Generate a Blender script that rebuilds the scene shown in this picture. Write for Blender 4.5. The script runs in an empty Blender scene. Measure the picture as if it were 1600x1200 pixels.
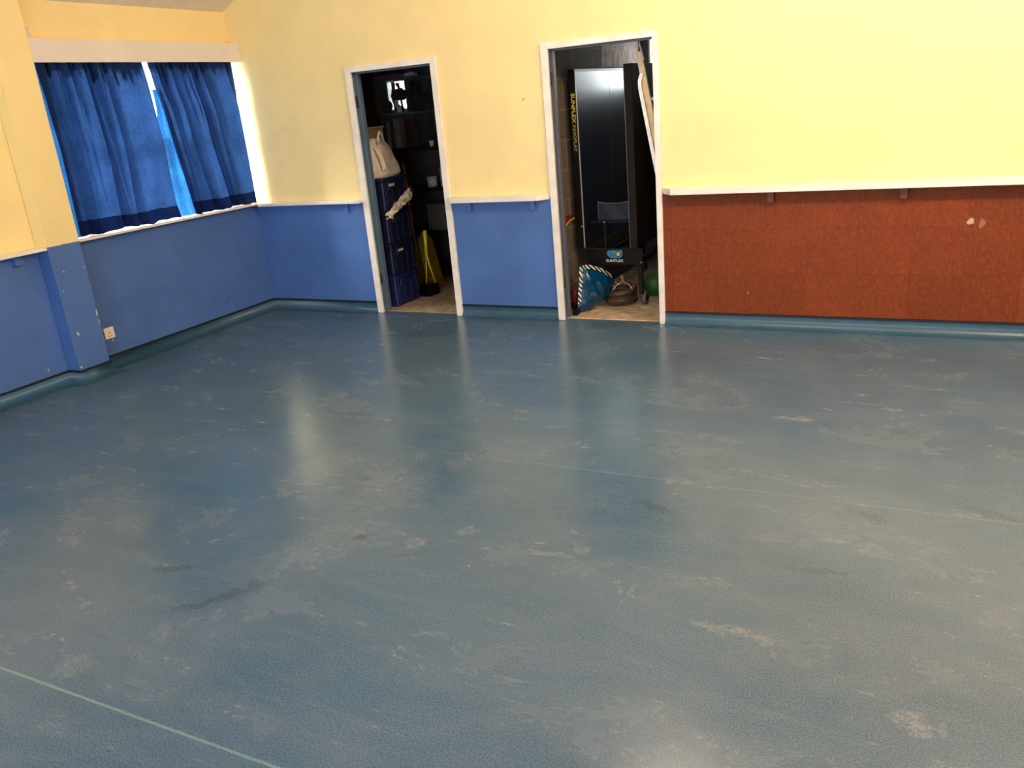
import bpy, bmesh, math, random
from mathutils import Vector, Matrix, noise as mnoise
random.seed(7)
S = bpy.context.scene
COL = S.collection
PI = math.pi

# ------------------------------------------------------------------ helpers
def tag(o, label=None, cat=None, group=None, kind=None):
    if label: o['label'] = label
    if cat: o['category'] = cat
    if group: o['group'] = group
    if kind: o['kind'] = kind
    return o

def empty(name, loc=(0, 0, 0), label=None, cat=None, group=None, kind=None):
    o = bpy.data.objects.new(name, None)
    o.empty_display_size = 0.05
    o.location = loc
    COL.objects.link(o)
    return tag(o, label, cat, group, kind)

class MB:
    """collects shapes into one mesh"""
    def __init__(self):
        self.bm = bmesh.new()
    def _merge(self, b2):
        me = bpy.data.meshes.new('t'); b2.to_mesh(me); b2.free()
        self.bm.from_mesh(me); bpy.data.meshes.remove(me)
    def box(self, x0, x1, y0, y1, z0, z1, bev=0.0, seg=2, mat=None):
        b = bmesh.new()
        bmesh.ops.create_cube(b, size=1)
        for v in b.verts:
            v.co = Vector(((x0 + x1) / 2 + v.co.x * (x1 - x0), (y0 + y1) / 2 + v.co.y * (y1 - y0), (z0 + z1) / 2 + v.co.z * (z1 - z0)))
        if bev > 0:
            bmesh.ops.bevel(b, geom=b.edges[:], offset=bev, segments=seg, profile=0.5, affect='EDGES')
        if mat is not None: bmesh.ops.transform(b, matrix=mat, verts=b.verts)
        self._merge(b); return self
    def prism(self, poly, z0, z1, bev=0.0, mat=None):
        b = bmesh.new()
        lo = [b.verts.new((p[0], p[1], z0)) for p in poly]
        hi = [b.verts.new((p[0], p[1], z1)) for p in poly]
        n = len(poly)
        b.faces.new(lo[::-1]); b.faces.new(hi)
        for i in range(n):
            b.faces.new((lo[i], lo[(i + 1) % n], hi[(i + 1) % n], hi[i]))
        bmesh.ops.recalc_face_normals(b, faces=b.faces)
        if bev > 0:
            bmesh.ops.bevel(b, geom=b.edges[:], offset=bev, segments=2, profile=0.5, affect='EDGES')
        if mat is not None: bmesh.ops.transform(b, matrix=mat, verts=b.verts)
        self._merge(b); return self
    def tube(self, pts, r, n=10, closed=False, flat=None):
        pts = [Vector(p) for p in pts]
        b = bmesh.new(); rings = []
        m = len(pts); up = Vector((0, 0, 1))
        prev = None
        for i, p in enumerate(pts):
            if closed: t = pts[(i + 1) % m] - pts[i - 1]
            else: t = pts[min(i + 1, m - 1)] - pts[max(i - 1, 0)]
            t.normalize()
            if prev is None:
                a = t.cross(up if abs(t.z) < 0.95 else Vector((1, 0, 0))).normalized()
            else:
                a = (prev - t * prev.dot(t)).normalized()
            prev = a; c = t.cross(a)
            rr = r[i] if isinstance(r, (list, tuple)) else r
            rings.append([b.verts.new(p + a * rr * math.cos(2 * PI * k / n) + c * rr * math.sin(2 * PI * k / n)) for k in range(n)])
        for i in range(m if closed else m - 1):
            A, B = rings[i], rings[(i + 1) % m]
            for k in range(n): b.faces.new((A[k], A[(k + 1) % n], B[(k + 1) % n], B[k]))
        if not closed:
            b.faces.new(rings[0][::-1]); b.faces.new(rings[-1])
        bmesh.ops.recalc_face_normals(b, faces=b.faces)
        for f in b.faces: f.smooth = True
        self._merge(b); return self
    def lathe(self, prof, c, n=24, mat=None, cap=True):
        b = bmesh.new(); rings = []
        for r, z in prof:
            rings.append([b.verts.new((r * math.cos(2 * PI * k / n), r * math.sin(2 * PI * k / n), z)) for k in range(n)])
        for i in range(len(rings) - 1):
            for k in range(n): b.faces.new((rings[i][k], rings[i][(k + 1) % n], rings[i + 1][(k + 1) % n], rings[i + 1][k]))
        if cap:
            b.faces.new(rings[0][::-1]); b.faces.new(rings[-1])
        bmesh.ops.recalc_face_normals(b, faces=b.faces)
        for f in b.faces: f.smooth = True
        if mat is not None: bmesh.ops.transform(b, matrix=mat, verts=b.verts)
        bmesh.ops.translate(b, vec=Vector(c), verts=b.verts)
        self._merge(b); return self
    def grid(self, fn, nu, nv, thick=0.0):
        b = bmesh.new()
        vs = [[b.verts.new(fn(i / nu, j / nv)) for j in range(nv + 1)] for i in range(nu + 1)]
        for i in range(nu):
            for j in range(nv):
                b.faces.new((vs[i][j], vs[i + 1][j], vs[i + 1][j + 1], vs[i][j + 1]))
        for f in b.faces: f.smooth = True
        if thick:
            bmesh.ops.recalc_face_normals(b, faces=b.faces)
            bmesh.ops.solidify(b, geom=b.faces[:], thickness=thick)
            for f in b.faces: f.smooth = True
        self._merge(b); return self
    def build(self, name, mat, parent=None):
        me = bpy.data.meshes.new(name); self.bm.to_mesh(me); self.bm.free()
        me.materials.append(mat)
        o = bpy.data.objects.new(name, me); COL.objects.link(o)
        if parent is not None:
            o.parent = parent
            o.matrix_parent_inverse = Matrix.Identity(4)
            o.location = -parent.matrix_world.translation if False else (-Vector(parent.location))
        return o

def sweep(path, prof, mb, closed_prof=False):
    """sweep a (offset, z) profile along a plan polyline; offset goes to the right-hand side"""
    P = [Vector((p[0], p[1])) for p in path]; n = len(P)
    offs = []
    for i in range(n):
        ds = []
        if i > 0: ds.append((P[i] - P[i - 1]).normalized())
        if i < n - 1: ds.append((P[i + 1] - P[i]).normalized())
        ns = [Vector((d.y, -d.x)) for d in ds]
        if len(ns) == 1: offs.append(ns[0])
        else:
            m = (ns[0] + ns[1]).normalized(); offs.append(m / max(0.2, m.dot(ns[0])))
    b = bmesh.new()
    rows = [[b.verts.new((P[i].x + offs[i].x * o, P[i].y + offs[i].y * o, z)) for o, z in prof] for i in range(n)]
    k = len(prof)
    for i in range(n - 1):
        for j in range(k if closed_prof else k - 1):
            b.faces.new((rows[i][j], rows[i][(j + 1) % k], rows[i + 1][(j + 1) % k], rows[i + 1][j]))
    if closed_prof:
        b.faces.new(rows[0]); b.faces.new(rows[-1][::-1])
    bmesh.ops.recalc_face_normals(b, faces=b.faces)
    mb._merge(b); return mb

# ------------------------------------------------------------------ material helpers
def new_mat(name):
    m = bpy.data.materials.new(name); m.use_nodes = True
    nt = m.node_tree; nt.nodes.clear()
    out = nt.nodes.new('ShaderNodeOutputMaterial')
    return m, nt, out

class G:
    """tiny node-graph helper"""
    def __init__(self, nt): self.nt = nt
    def n(self, t, **kw):
        nd = self.nt.nodes.new(t)
        for k, v in kw.items(): setattr(nd, k, v)
        return nd
    def put(self, sock, v):
        if isinstance(v, bpy.types.NodeSocket): self.nt.links.new(v, sock)
        elif isinstance(v, (tuple, list)) and len(v) == 3 and sock.type == 'RGBA': sock.default_value = (*v, 1)
        else: sock.default_value = v
    def math(self, op, a, b=0.0, clamp=False):
        nd = self.n('ShaderNodeMath', operation=op, use_clamp=clamp); self.put(nd.inputs[0], a); self.put(nd.inputs[1], b); return nd.outputs[0]
    def mix(self, f, a, b, mode='MIX'):
        nd = self.n('ShaderNodeMix', data_type='RGBA', blend_type=mode)
        self.put(nd.inputs[0], f); self.put(nd.inputs[6], a); self.put(nd.inputs[7], b); return nd.outputs[2]
    def noise(self, vec, scale, detail=3, rough=0.55, dist=0.0):
        nd = self.n('ShaderNodeTexNoise'); self.put(nd.inputs['Vector'], vec)
        nd.inputs['Scale'].default_value = scale; nd.inputs['Detail'].default_value = detail
        nd.inputs['Roughness'].default_value = rough; nd.inputs['Distortion'].default_value = dist
        return nd.outputs['Fac']
    def ramp(self, v, lo, hi, a=0.0, b=1.0, smooth=True):
        nd = self.n('ShaderNodeMapRange', interpolation_type='SMOOTHSTEP' if smooth else 'LINEAR')
        self.put(nd.inputs[0], v)
        for i, x in enumerate((lo, hi, a, b)): nd.inputs[i + 1].default_value = x
        return nd.outputs[0]
    def pos(self): return self.n('ShaderNodeNewGeometry').outputs['Position']
    def scale(self, vec, s, rotz=0.0):
        nd = self.n('ShaderNodeMapping'); self.put(nd.inputs[0], vec)
        nd.inputs['Scale'].default_value = s; nd.inputs['Rotation'].default_value = (0, 0, rotz); return nd.outputs[0]
    def xyz(self, v):
        nd = self.n('ShaderNodeSeparateXYZ'); self.put(nd.inputs[0], v); return nd.outputs
    def marks(self, vec, items, ax=(0, 1)):
        """sum of soft elliptical marks (cx, cy, rx, ry, angle, strength) in a plane"""
        acc = None
        for cx, cy, rx, ry, an, st in items:
            mp = self.n('ShaderNodeMapping', vector_type='TEXTURE')
            self.put(mp.inputs[0], vec)
            if ax == (0, 1): mp.inputs['Location'].default_value = (cx, cy, 0); mp.inputs['Rotation'].default_value = (0, 0, an); mp.inputs['Scale'].default_value = (rx, ry, 1)
            elif ax == (1, 2): mp.inputs['Location'].default_value = (0, cx, cy); mp.inputs['Rotation'].default_value = (an, 0, 0); mp.inputs['Scale'].default_value = (1, rx, ry)
            else: mp.inputs['Location'].default_value = (cx, 0, cy); mp.inputs['Rotation'].default_value = (0, -an, 0); mp.inputs['Scale'].default_value = (rx, 1, ry)
            gr = self.n('ShaderNodeTexGradient', gradient_type='SPHERICAL'); self.put(gr.inputs[0], mp.outputs[0])
            m = self.ramp(gr.outputs['Fac'], 0.0, 0.45, 0.0, st)
            acc = m if acc is None else self.math('MAXIMUM', acc, m)
        return acc
    def bsdf(self, out, color, rough=0.5, bump=None, bstr=0.2, bdist=0.01, **kw):
        p = self.n('ShaderNodeBsdfPrincipled')
        self.put(p.inputs['Base Color'], color); self.put(p.inputs['Roughness'], rough)
        for k, v in kw.items(): self.put(p.inputs[k.replace('_', ' ')], v)
        if bump is not None:
            b = self.n('ShaderNodeBump'); b.inputs['Strength'].default_value = bstr; b.inputs['Distance'].default_value = bdist
            self.put(b.inputs['Height'], bump); self.nt.links.new(b.outputs[0], p.inputs['Normal'])
        self.nt.links.new(p.outputs[0], out.inputs[0])
        return p

def simple(name, col, rough=0.5, var=0.12, vscale=8.0, bump=0.0, bscale=60.0, **kw):
    m, nt, out = new_mat(name); g = G(nt)
    tc = g.n('ShaderNodeTexCoord').outputs['Object']
    f = g.noise(tc, vscale, 4)
    c = g.mix(g.ramp(f, 0.3, 0.7), tuple(x * (1 - var) for x in col), tuple(min(1, x * (1 + var)) for x in col))
    b = g.noise(tc, bscale, 2) if bump else None
    g.bsdf(out, c, rough, b, bump, 0.004, **kw)
    return m

YELLOW = (0.88, 0.71, 0.34)
BLUE = (0.062, 0.145, 0.41)

def wall_paint(name, split, upper=YELLOW, lower=BLUE, chips=None, ax=(0, 2), dark=None, lrough=0.45):
    m, nt, out = new_mat(name); g = G(nt)
    p = g.pos(); z = g.xyz(p)[2]
    wob = g.math('MULTIPLY', g.math('SUBTRACT', g.noise(p, 14, 3), 0.5), 0.008)
    up = g.ramp(g.math('ADD', z, wob), split - 0.001, split + 0.001)
    n1 = g.noise(p, 3.0, 4); n2 = g.noise(p, 40, 2)
    low = g.mix(g.ramp(n1, 0.3, 0.7), tuple(c * 0.9 for c in lower), tuple(c * 1.08 for c in lower))
    upc = g.mix(g.ramp(n1, 0.3, 0.7), tuple(c * 0.97 for c in upper), tuple(min(1, c * 1.03) for c in upper))
    col = g.mix(up, low, upc)
    if chips:
        rag = g.n('ShaderNodeVectorMath', operation='ADD'); nn = g.n('ShaderNodeTexNoise'); g.put(nn.inputs['Vector'], p); nn.inputs['Scale'].default_value = 60
        vs = g.n('ShaderNodeVectorMath', operation='MULTIPLY_ADD'); g.put(vs.inputs[0], nn.outputs['Color']); vs.inputs[1].default_value = (.012, .012, .012); vs.inputs[2].default_value = (-.006, -.006, -.006)
        g.put(rag.inputs[0], p); g.put(rag.inputs[1], vs.outputs[0])
        col = g.mix(g.marks(rag.outputs[0], chips, ax), col, (0.62, 0.58, 0.52))
    if dark:
        col = g.mix(g.marks(p, dark, ax), col, (0.02, 0.02, 0.04))
    g.bsdf(out, col, g.math('ADD', lrough, g.math('MULTIPLY', n1, 0.12)), g.noise(p, 130, 3), 0.12, 0.003)
    return m

M = {}
M['wall_back'] = wall_paint('paint_back', 0.962, chips=[(2.058, 1.201, .008, .012, 0, .6)], dark=[(2.783, 1.678, .012, .01, 0, .5), (.433, 1.6, .09, .0035, .55, .25), (5.0, 1.9, .01, .008, 0, .25), (2.12, 1.05, .006, .006, 0, .4)])
M['wall_left'] = wall_paint('paint_left', 0.985, chips=[(-2.347, .15, .004, .03, .1, .7), (-.539, .17, .003, .035, .05, .6), (-1.79, .205, .008, .012, 0, .6), (-.25, .28, .006, .005, 0, .4)], ax=(1, 2), dark=[(-.62, .58, .006, .008, 0, .5), (-1.0, .17, .008, .008, 0, .6), (-2.25, .4, .012, .004, 1.2, .4)])
M['pillar'] = wall_paint('paint_pillar', 0.995, chips=[(-2.135, .36, .011, .017, .3, .9), (-1.946, .47, .012, .03, 0, .9), (-1.944, .4, .007, .02, 0, .7), (-2.12, .81, .008, .006, 0, .7), (-2.16, .68, .007, .007, 0, .6), (-1.95, .81, .006, .01, 0, .6), (-1.944, .66, .006, .008, 0, .5), (-2.175, .122, .01, .01, 0, .8), (-1.945, .27, .006, .012, 0, .6)], ax=(1, 2))
M['ceiling'] = simple('ceiling_paint', (0.72, 0.66, 0.60), 0.8, 0.04)
M['white'] = simple('white_gloss_paint', (0.80, 0.75, 0.69), 0.35, 0.05, 5, 0.05, 40)
M['frame_white'] = simple('architrave_paint', (0.80, 0.75, 0.69), 0.38, 0.07, 9, 0.08, 30)
M['pelmet'] = simple('pelmet_board', (0.74, 0.68, 0.62), 0.55, 0.03, 4)
M['lining'] = simple('blue_grey_gloss', (0.085, 0.145, 0.21), 0.3, 0.12, 10, 0.05, 30)
M['lining2'] = simple('slate_gloss', (0.105, 0.122, 0.16), 0.32, 0.12, 10, 0.05, 30)
M['black_strip'] = simple('black_capping', (0.012, 0.012, 0.016), 0.45, 0.2)
M['steel'] = simple('dull_steel', (0.45, 0.42, 0.38), 0.4, 0.15, 20, Metallic=1.0)
M['rust'] = simple('dark_hinge', (0.10, 0.07, 0.05), 0.5, 0.3, 30, Metallic=0.7)
M['socket'] = simple('socket_plastic', (0.80, 0.74, 0.66), 0.35, 0.02)

# floor vinyl
LIGHT = [(5.002, -1.684, 0.128, 0.036, 0.029, 0.7), (5.444, -1.441, 0.074, 0.036, -0.249, 0.8), (5.13, -1.512, 0.041, 0.024, -0.197, 0.6), (5.085, -3.558, 0.184, 0.03, -0.099, 0.5), (5.632, -3.803, 0.077, 0.06, -0.273, 0.55), (4.331, -3.304, 0.123, 0.024, -0.056, 0.6), (5.45, -2.907, 0.059, 0.06, -0.315, 0.4), (5.337, -2.869, 0.056, 0.018, 0.156, 0.7), (4.165, -3.905, 0.103, 0.024, 0.406, 0.4), (1.319, -2.825, 0.083, 0.024, 0.989, 0.5), (4.428, -3.234, 0.066, 0.03, -0.502, 0.5), (3.074, -4.474, 0.083, 0.084, 1.964, 0.35), (3.22, -4.232, 0.051, 0.084, 0.925, 0.3), (1.673, -0.346, 0.083, 0.024, 1.235, 0.8), (3.841, -2.088, 0.102, 0.018, 0.086, 0.4), (2.906, -2.389, 0.049, 0.024, 0.013, 0.5), (3.77, -3.399, 0.046, 0.048, -0.205, 0.5), (3.926, -3.247, 0.053, 0.048, -0.374, 0.4), (3.549, -2.672, 0.081, 0.06, -0.211, 0.3), (2.25, -3.874, 0.048, 0.06, 0.932, 0.3), (1.595, -2.566, 0.216, 0.024, 0.398, 0.2), (3.379, -3.053, 0.33, 0.2, 1.239, 0.3), (2.861, -2.931, 0.3, 0.18, 1.391, 0.3), (3.394, -3.522, 0.27, 0.2, 1.331, 0.3), (2.399, -3.652, 0.112, 0.144, 1.295, 0.2), (5.771, -1.266, 0.134, 0.12, -0.828, 0.2), (5.348, -1.534, 0.152, 0.12, 0.058, 0.12)]
DARK = [(3.252, -4.005, 0.196, 0.036, 0.883, 0.7), (2.919, -3.892, 0.125, 0.024, 0.446, 0.6), (3.519, -3.427, 0.053, 0.03, 0.686, 0.7), (4.595, -2.82, 0.124, 0.036, -0.285, 0.6), (5.418, -2.636, 0.117, 0.03, -0.418, 0.5), (5.296, -3.111, 0.148, 0.024, 0.106, 0.5), (5.848, -2.494, 0.148, 0.048, -0.31, 0.4), (3.329, -3.877, 0.06, 0.048, 1.488, 0.5), (3.769, -3.492, 0.096, 0.018, 0.572, 0.3), (1.617, -2.74, 0.292, 0.06, 0.933, 0.2)]
def floor_material():
    m, nt, out = new_mat('floor_vinyl'); g = G(nt)
    p = g.pos(); x, y, z = g.xyz(p)
    base = g.mix(g.ramp(g.noise(p, 0.9, 3), 0.35, 0.65), FLOOR_A, FLOOR_B)
    # dusty clouds, drawn out along the way people walk
    d1 = g.ramp(g.noise(g.scale(p, (1.1, 2.0, 1), 0.9), 1.3, 8, 0.70, 0.5), 0.36, 0.78)
    d2 = g.ramp(g.noise(g.scale(p, (1.2, 4.5, 1), 0.15), 1.6, 8, 0.72, 0.3), 0.42, 0.76)
    dust = g.math('MAXIMUM', g.math('MULTIPLY', d1, 0.46), g.math('MULTIPLY', d2, 0.36))
    col = g.mix(dust, base, FLOOR_DUST)
    # small pale scuffs
    sc = g.ramp(g.noise(g.scale(p, (1.5, 9, 1), 0.35), 3.0, 6, 0.74), 0.58, 0.78, 0, 0.30)
    col = g.mix(sc, col, FLOOR_DUST2)
    sd = g.ramp(g.noise(g.scale(p, (2, 14, 1), 1.0), 2.2, 5, 0.7), 0.58, 0.74, 0, 0.22)
    col = g.mix(sd, col, tuple(c * 0.55 for c in FLOOR_A))
    # ragged individual marks
    nn = g.n('ShaderNodeTexNoise'); g.put(nn.inputs['Vector'], p); nn.inputs['Scale'].default_value = 16; nn.inputs['Detail'].default_value = 4
    vs = g.n('ShaderNodeVectorMath', operation='MULTIPLY_ADD'); g.put(vs.inputs[0], nn.outputs['Color']); vs.inputs[1].default_value = (.16, .10, 0); vs.inputs[2].default_value = (-.08, -.05, 0)
    rag = g.n('ShaderNodeVectorMath', operation='ADD'); g.put(rag.inputs[0], p); g.put(rag.inputs[1], vs.outputs[0])
    col = g.mix(g.math('MULTIPLY', g.marks(rag.outputs[0], LIGHT), g.ramp(g.noise(g.scale(p, (1, 2, 1), .3), 26, 5, .75), .36, .66, .05, .75)), col, (0.32, 0.34, 0.36))
    col = g.mix(g.marks(rag.outputs[0], DARK), col, tuple(c * 0.55 for c in FLOOR_A))
    # welded seams between the 2 m sheets
    for ys, w, st in ((-2.553, 0.004, 0.35), (-4.574, 0.005, 0.75)):
        yy = g.math('ADD', y, g.math('MULTIPLY', g.math('SUBTRACT', g.noise(p, 9, 2), 0.5), 0.006))
        dd = g.math('ABSOLUTE', g.math('SUBTRACT', yy, ys))
        col = g.mix(g.ramp(dd, w * 0.5, w * 1.3, st, 0.0), col, (0.16, 0.30, 0.30))
    # speckle in the vinyl
    sp = g.noise(p, 170, 2)
    col = g.mix(g.ramp(sp, 0.3, 0.7, 0.0, 1.0), g.mix(0.22, col, (0.0, 0.01, 0.02)), g.mix(0.10, col, (0.5, 0.55, 0.55)))
    vo = g.n('ShaderNodeTexVoronoi'); g.put(vo.inputs['Vector'], p); vo.inputs['Scale'].default_value = 45
    col = g.mix(g.ramp(vo.outputs['Distance'], 0.08, 0.16, 0.35, 0), col, (0.01, 0.02, 0.03))
    rough = g.math('ADD', FLOOR_R, g.math('MULTIPLY', dust, 0.2))
    g.bsdf(out, col, rough, g.noise(p, 260, 2), 0.10, 0.002, Specular_IOR_Level=FLOOR_SPEC)
    return m
FLOOR_A = (0.026, 0.092, 0.180); FLOOR_B = (0.042, 0.112, 0.205)
FLOOR_DUST = (0.165, 0.200, 0.265); FLOOR_DUST2 = (0.26, 0.29, 0.34)
FLOOR_R = 0.22; FLOOR_SPEC = 0.38
M['floor'] = floor_material()
M['cove'] = simple('cove_vinyl', (0.024, 0.080, 0.135), 0.36, 0.08, 6, 0.06, 120)

def panel_material():
    m, nt, out = new_mat('red_hardboard'); g = G(nt)
    p = g.pos(); x, y, z = g.xyz(p)
    T = 0.3125
    u = g.math('DIVIDE', g.math('SUBTRACT', x, 4.193 - 10 * T), T); v = g.math('DIVIDE', g.math('SUBTRACT', z, 0.390 - 10 * T), T)
    cell = g.n('ShaderNodeCombineXYZ'); g.put(cell.inputs[0], g.math('FLOOR', u)); g.put(cell.inputs[1], g.math('FLOOR', v))
    wn = g.n('ShaderNodeTexWhiteNoise', noise_dimensions='2D'); g.put(wn.inputs['Vector'], cell.outputs[0])
    base = g.mix(wn.outputs['Value'], (0.155, 0.031, 0.007), (0.21, 0.042, 0.009))
    blot = g.ramp(g.noise(p, 4.0, 5, 0.6), 0.3, 0.72)
    base = g.mix(g.math('MULTIPLY', blot, 0.7), base, (0.15, 0.028, 0.012))
    grain = g.ramp(g.noise(g.scale(p, (3.2, 1, 1)), 28, 5, 0.75), 0.4, 0.75)
    base = g.mix(g.math('MULTIPLY', grain, 0.5), base, (0.30, 0.080, 0.020))
    fl = g.ramp(g.noise(g.scale(p, (1.0, 1, .8)), 75, 4, 0.85), 0.46, 0.72, 0, 0.6)
    base = g.mix(fl, base, (0.10, 0.018, 0.006))
    def seam(c):
        f = g.math('FRACT', c); d = g.math('MINIMUM', f, g.math('SUBTRACT', 1.0, f))
        return g.ramp(d, 0.003, 0.010, 1.0, 0.0)
    fade = g.ramp(g.noise(p, 2.2, 2), 0.35, 0.65, 0.05, 0.55)
    s = g.math('MULTIPLY', g.math('MAXIMUM', seam(u), seam(v)), fade)
    base = g.mix(s, base, (0.09, 0.016, 0.008))
    nn = g.n('ShaderNodeTexNoise'); g.put(nn.inputs['Vector'], p); nn.inputs['Scale'].default_value = 45
    vs = g.n('ShaderNodeVectorMath', operation='MULTIPLY_ADD'); g.put(vs.inputs[0], nn.outputs['Color']); vs.inputs[1].default_value = (.03, .03, .03); vs.inputs[2].default_value = (-.015, -.015, -.015)
    rag = g.n('ShaderNodeVectorMath', operation='ADD'); g.put(rag.inputs[0], p); g.put(rag.inputs[1], vs.outputs[0])
    base = g.mix(g.marks(rag.outputs[0], [(5.765, .732, .03, .022, .9, .75), (5.83, .718, .02, .038, 0, .22), (4.42, .25, .008, .012, 0, .2)], (0, 2)), base, (0.62, 0.44, 0.36))
    g.bsdf(out, base, 0.62, g.noise(p, 90, 3), 0.15, 0.003, Specular_IOR_Level=0.2)
    return m
M['panel'] = panel_material()

def cloth_material(name, dcol, tcol, tfac, fine=True):
    m, nt, out = new_mat(name); g = G(nt)
    p = g.pos()
    n1 = g.noise(g.scale(p, (1, 1, .6)), 55, 4, 0.7); n2 = g.noise(p, 5, 3)
    k = g.math('ADD', g.math('MULTIPLY', n1, 0.55), g.math('MULTIPLY', n2, 0.45))
    f = g.ramp(k, 0.35, 0.65)
    d = g.n('ShaderNodeBsdfDiffuse'); g.put(d.inputs[0], g.mix(f, tuple(c * .8 for c in dcol), tuple(c * 1.25 for c in dcol)))
    t = g.n('ShaderNodeBsdfTranslucent'); g.put(t.inputs[0], g.mix(f, tuple(c * .72 for c in tcol), tuple(min(1, c * 1.3) for c in tcol)))
    b = g.n('ShaderNodeBump'); b.inputs['Strength'].default_value = 0.15; b.inputs['Distance'].default_value = 0.003; g.put(b.inputs['Height'], g.noise(p, 300, 2))
    nt.links.new(b.outputs[0], d.inputs['Normal'])
    mx = g.n('ShaderNodeMixShader'); mx.inputs[0].default_value = tfac
    nt.links.new(d.outputs[0], mx.inputs[1]); nt.links.new(t.outputs[0], mx.inputs[2]); nt.links.new(mx.outputs[0], out.inputs[0])
    return m
M['curtain'] = cloth_material('blue_curtain_cloth', (0.018, 0.042, 0.15), (0.0095, 0.029, 0.092), 0.45)
M['hem'] = cloth_material('navy_hem_cloth', (0.006, 0.012, 0.04), (0.002, 0.006, 0.03), 0.3)
M['flap'] = cloth_material('backlit_blue_cloth', (0.03, 0.14, 0.42), (0.016, 0.10, 0.28), 0.6)  # paler copy of the curtain cloth, backlight put into its colour

def block_material():
    m, nt, out = new_mat('concrete_block'); g = G(nt)
    p = g.pos(); s = g.xyz(p)
    vec = g.n('ShaderNodeCombineXYZ'); g.put(vec.inputs[0], g.math('ADD', s[1], s[0])); g.put(vec.inputs[1], g.math('ADD', s[2], -0.20 + 0.006))
    br = g.n('ShaderNodeTexBrick'); g.put(br.inputs['Vector'], vec.outputs[0])
    br.inputs['Color1'].default_value = (.115, .09, .066, 1); br.inputs['Color2'].default_value = (.14, .11, .08, 1); br.inputs['Mortar'].default_value = (.22, .17, .10, 1)
    br.inputs['Scale'].default_value = 1.0; br.inputs['Mortar Size'].default_value = 0.008; br.inputs['Brick Width'].default_value = 0.45; br.inputs['Row Height'].default_value = 0.23
    n = g.noise(p, 30, 4)
    c = g.mix(g.ramp(n, .3, .7), br.outputs['Color'], g.mix(.3, br.outputs['Color'], (.1, .08, .06)))
    g.bsdf(out, c, 0.9, n, 0.5, 0.01)
    return m
M['block'] = block_material()
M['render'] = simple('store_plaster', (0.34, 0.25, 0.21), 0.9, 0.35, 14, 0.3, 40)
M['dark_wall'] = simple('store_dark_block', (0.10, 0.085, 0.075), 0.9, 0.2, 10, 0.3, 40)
M['store_floor'] = simple('chipboard_floor', (0.50, 0.38, 0.25), 0.75, 0.3, 12, 0.15, 60)
M['store_floor2'] = simple('chipboard_dull', (0.36, 0.27, 0.19), 0.8, 0.3, 12, 0.15, 60)
M['glass'] = None
def glass_mat(name, tint=(1, 1, 1), gloss=0.08, rough=0.02):
    m, nt, out = new_mat(name); g = G(nt)
    t = g.n('ShaderNodeBsdfTransparent'); t.inputs[0].default_value = (*tint, 1)
    r = g.n('ShaderNodeBsdfGlossy'); r.inputs['Roughness'].default_value = rough
    mx = g.n('ShaderNodeMixShader'); mx.inputs[0].default_value = gloss
    nt.links.new(t.outputs[0], mx.inputs[1]); nt.links.new(r.outputs[0], mx.inputs[2]); nt.links.new(mx.outputs[0], out.inputs[0])
    return m
M['glass'] = glass_mat('window_glass', (.96, .98, .98), .05)
M['tub'] = glass_mat('clear_tub_plastic', (.80, .83, .86), .09, .15)
M['crate'] = simple('blue_crate_plastic', (0.0035, 0.005, 0.034), 0.5, 0.1)
M['crate_light'] = simple('bright_blue_crate_plastic', (0.007, 0.013, 0.085), 0.45, 0.1)
M['crate_label'] = simple('crate_label_card', (0.5, 0.46, 0.4), 0.6, 0.1)
M['black'] = simple('black_plastic', (0.006, 0.005, 0.005), 0.45, 0.2, Specular_IOR_Level=0.14)
M['black_matt'] = simple('black_matt', (0.01, 0.009, 0.009), 0.7, 0.3)
M['black_metal'] = simple('black_powder_coat', (0.010, 0.008, 0.007), 0.5, 0.2, Specular_IOR_Level=0.14)
M['brown_metal'] = simple('dark_brown_edge', (0.016, 0.011, 0.009), 0.6, 0.2, Specular_IOR_Level=0.12)
M['canvas'] = simple('cream_canvas', (0.60, 0.52, 0.42), 0.85, 0.15, 10, 0.3, 90)
M['card'] = simple('brown_card', (0.32, 0.22, 0.14), 0.8, 0.12, 8)
M['paper'] = simple('crumpled_paper', (0.55, 0.48, 0.38), 0.8, 0.3, 30, 0.2, 50)
M['yellow'] = simple('yellow_plastic', (0.66, 0.48, 0.02), 0.4, 0.1)
M['sign_yellow'] = simple('dull_yellow_plastic', (0.25, 0.165, 0.010), 0.5, 0.35, 25)
M['red'] = simple('red_plastic', (0.20, 0.010, 0.010), 0.4, 0.12)
M['darkred'] = simple('dark_red_cloth', (0.09, 0.012, 0.012), 0.8, 0.2)
M['orange'] = cloth_material('orange_cloth', (0.75, 0.28, 0.04), (.55, .20, .02), .5)
M['wood'] = simple('orange_wood', (0.42, 0.16, 0.05), 0.5, 0.2, 12)
M['pink'] = simple('pink_card', (0.45, 0.14, 0.17), 0.7, 0.2)
M['palegreen'] = cloth_material('pale_green_bag_film', (0.80, 0.88, 0.50), (0.8, 0.9, 0.5), 0.55)
M['green'] = simple('green_plastic', (0.018, 0.10, 0.012), 0.5, 0.2)
M['whiteware'] = simple('white_plastic', (0.62, 0.58, 0.54), 0.4, 0.1)
M['paperwhite'] = simple('white_card', (0.55, 0.52, 0.52), 0.7, 0.15)
M['bag_blue'] = simple('shiny_blue_bag', (0.0015, 0.042, 0.105), 0.13, 0.2, 9, 0.7, 22)
M['hose'] = simple('brown_hose', (0.05, 0.023, 0.011), 0.5, 0.25, 25, 0.3, 60)
M['twine'] = simple('pale_twine', (0.62, 0.45, 0.27), 0.8, 0.2, 30)
M['alu'] = simple('dull_aluminium', (0.66, 0.58, 0.50), 0.38, 0.12, 20, Metallic=0.75)
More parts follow.
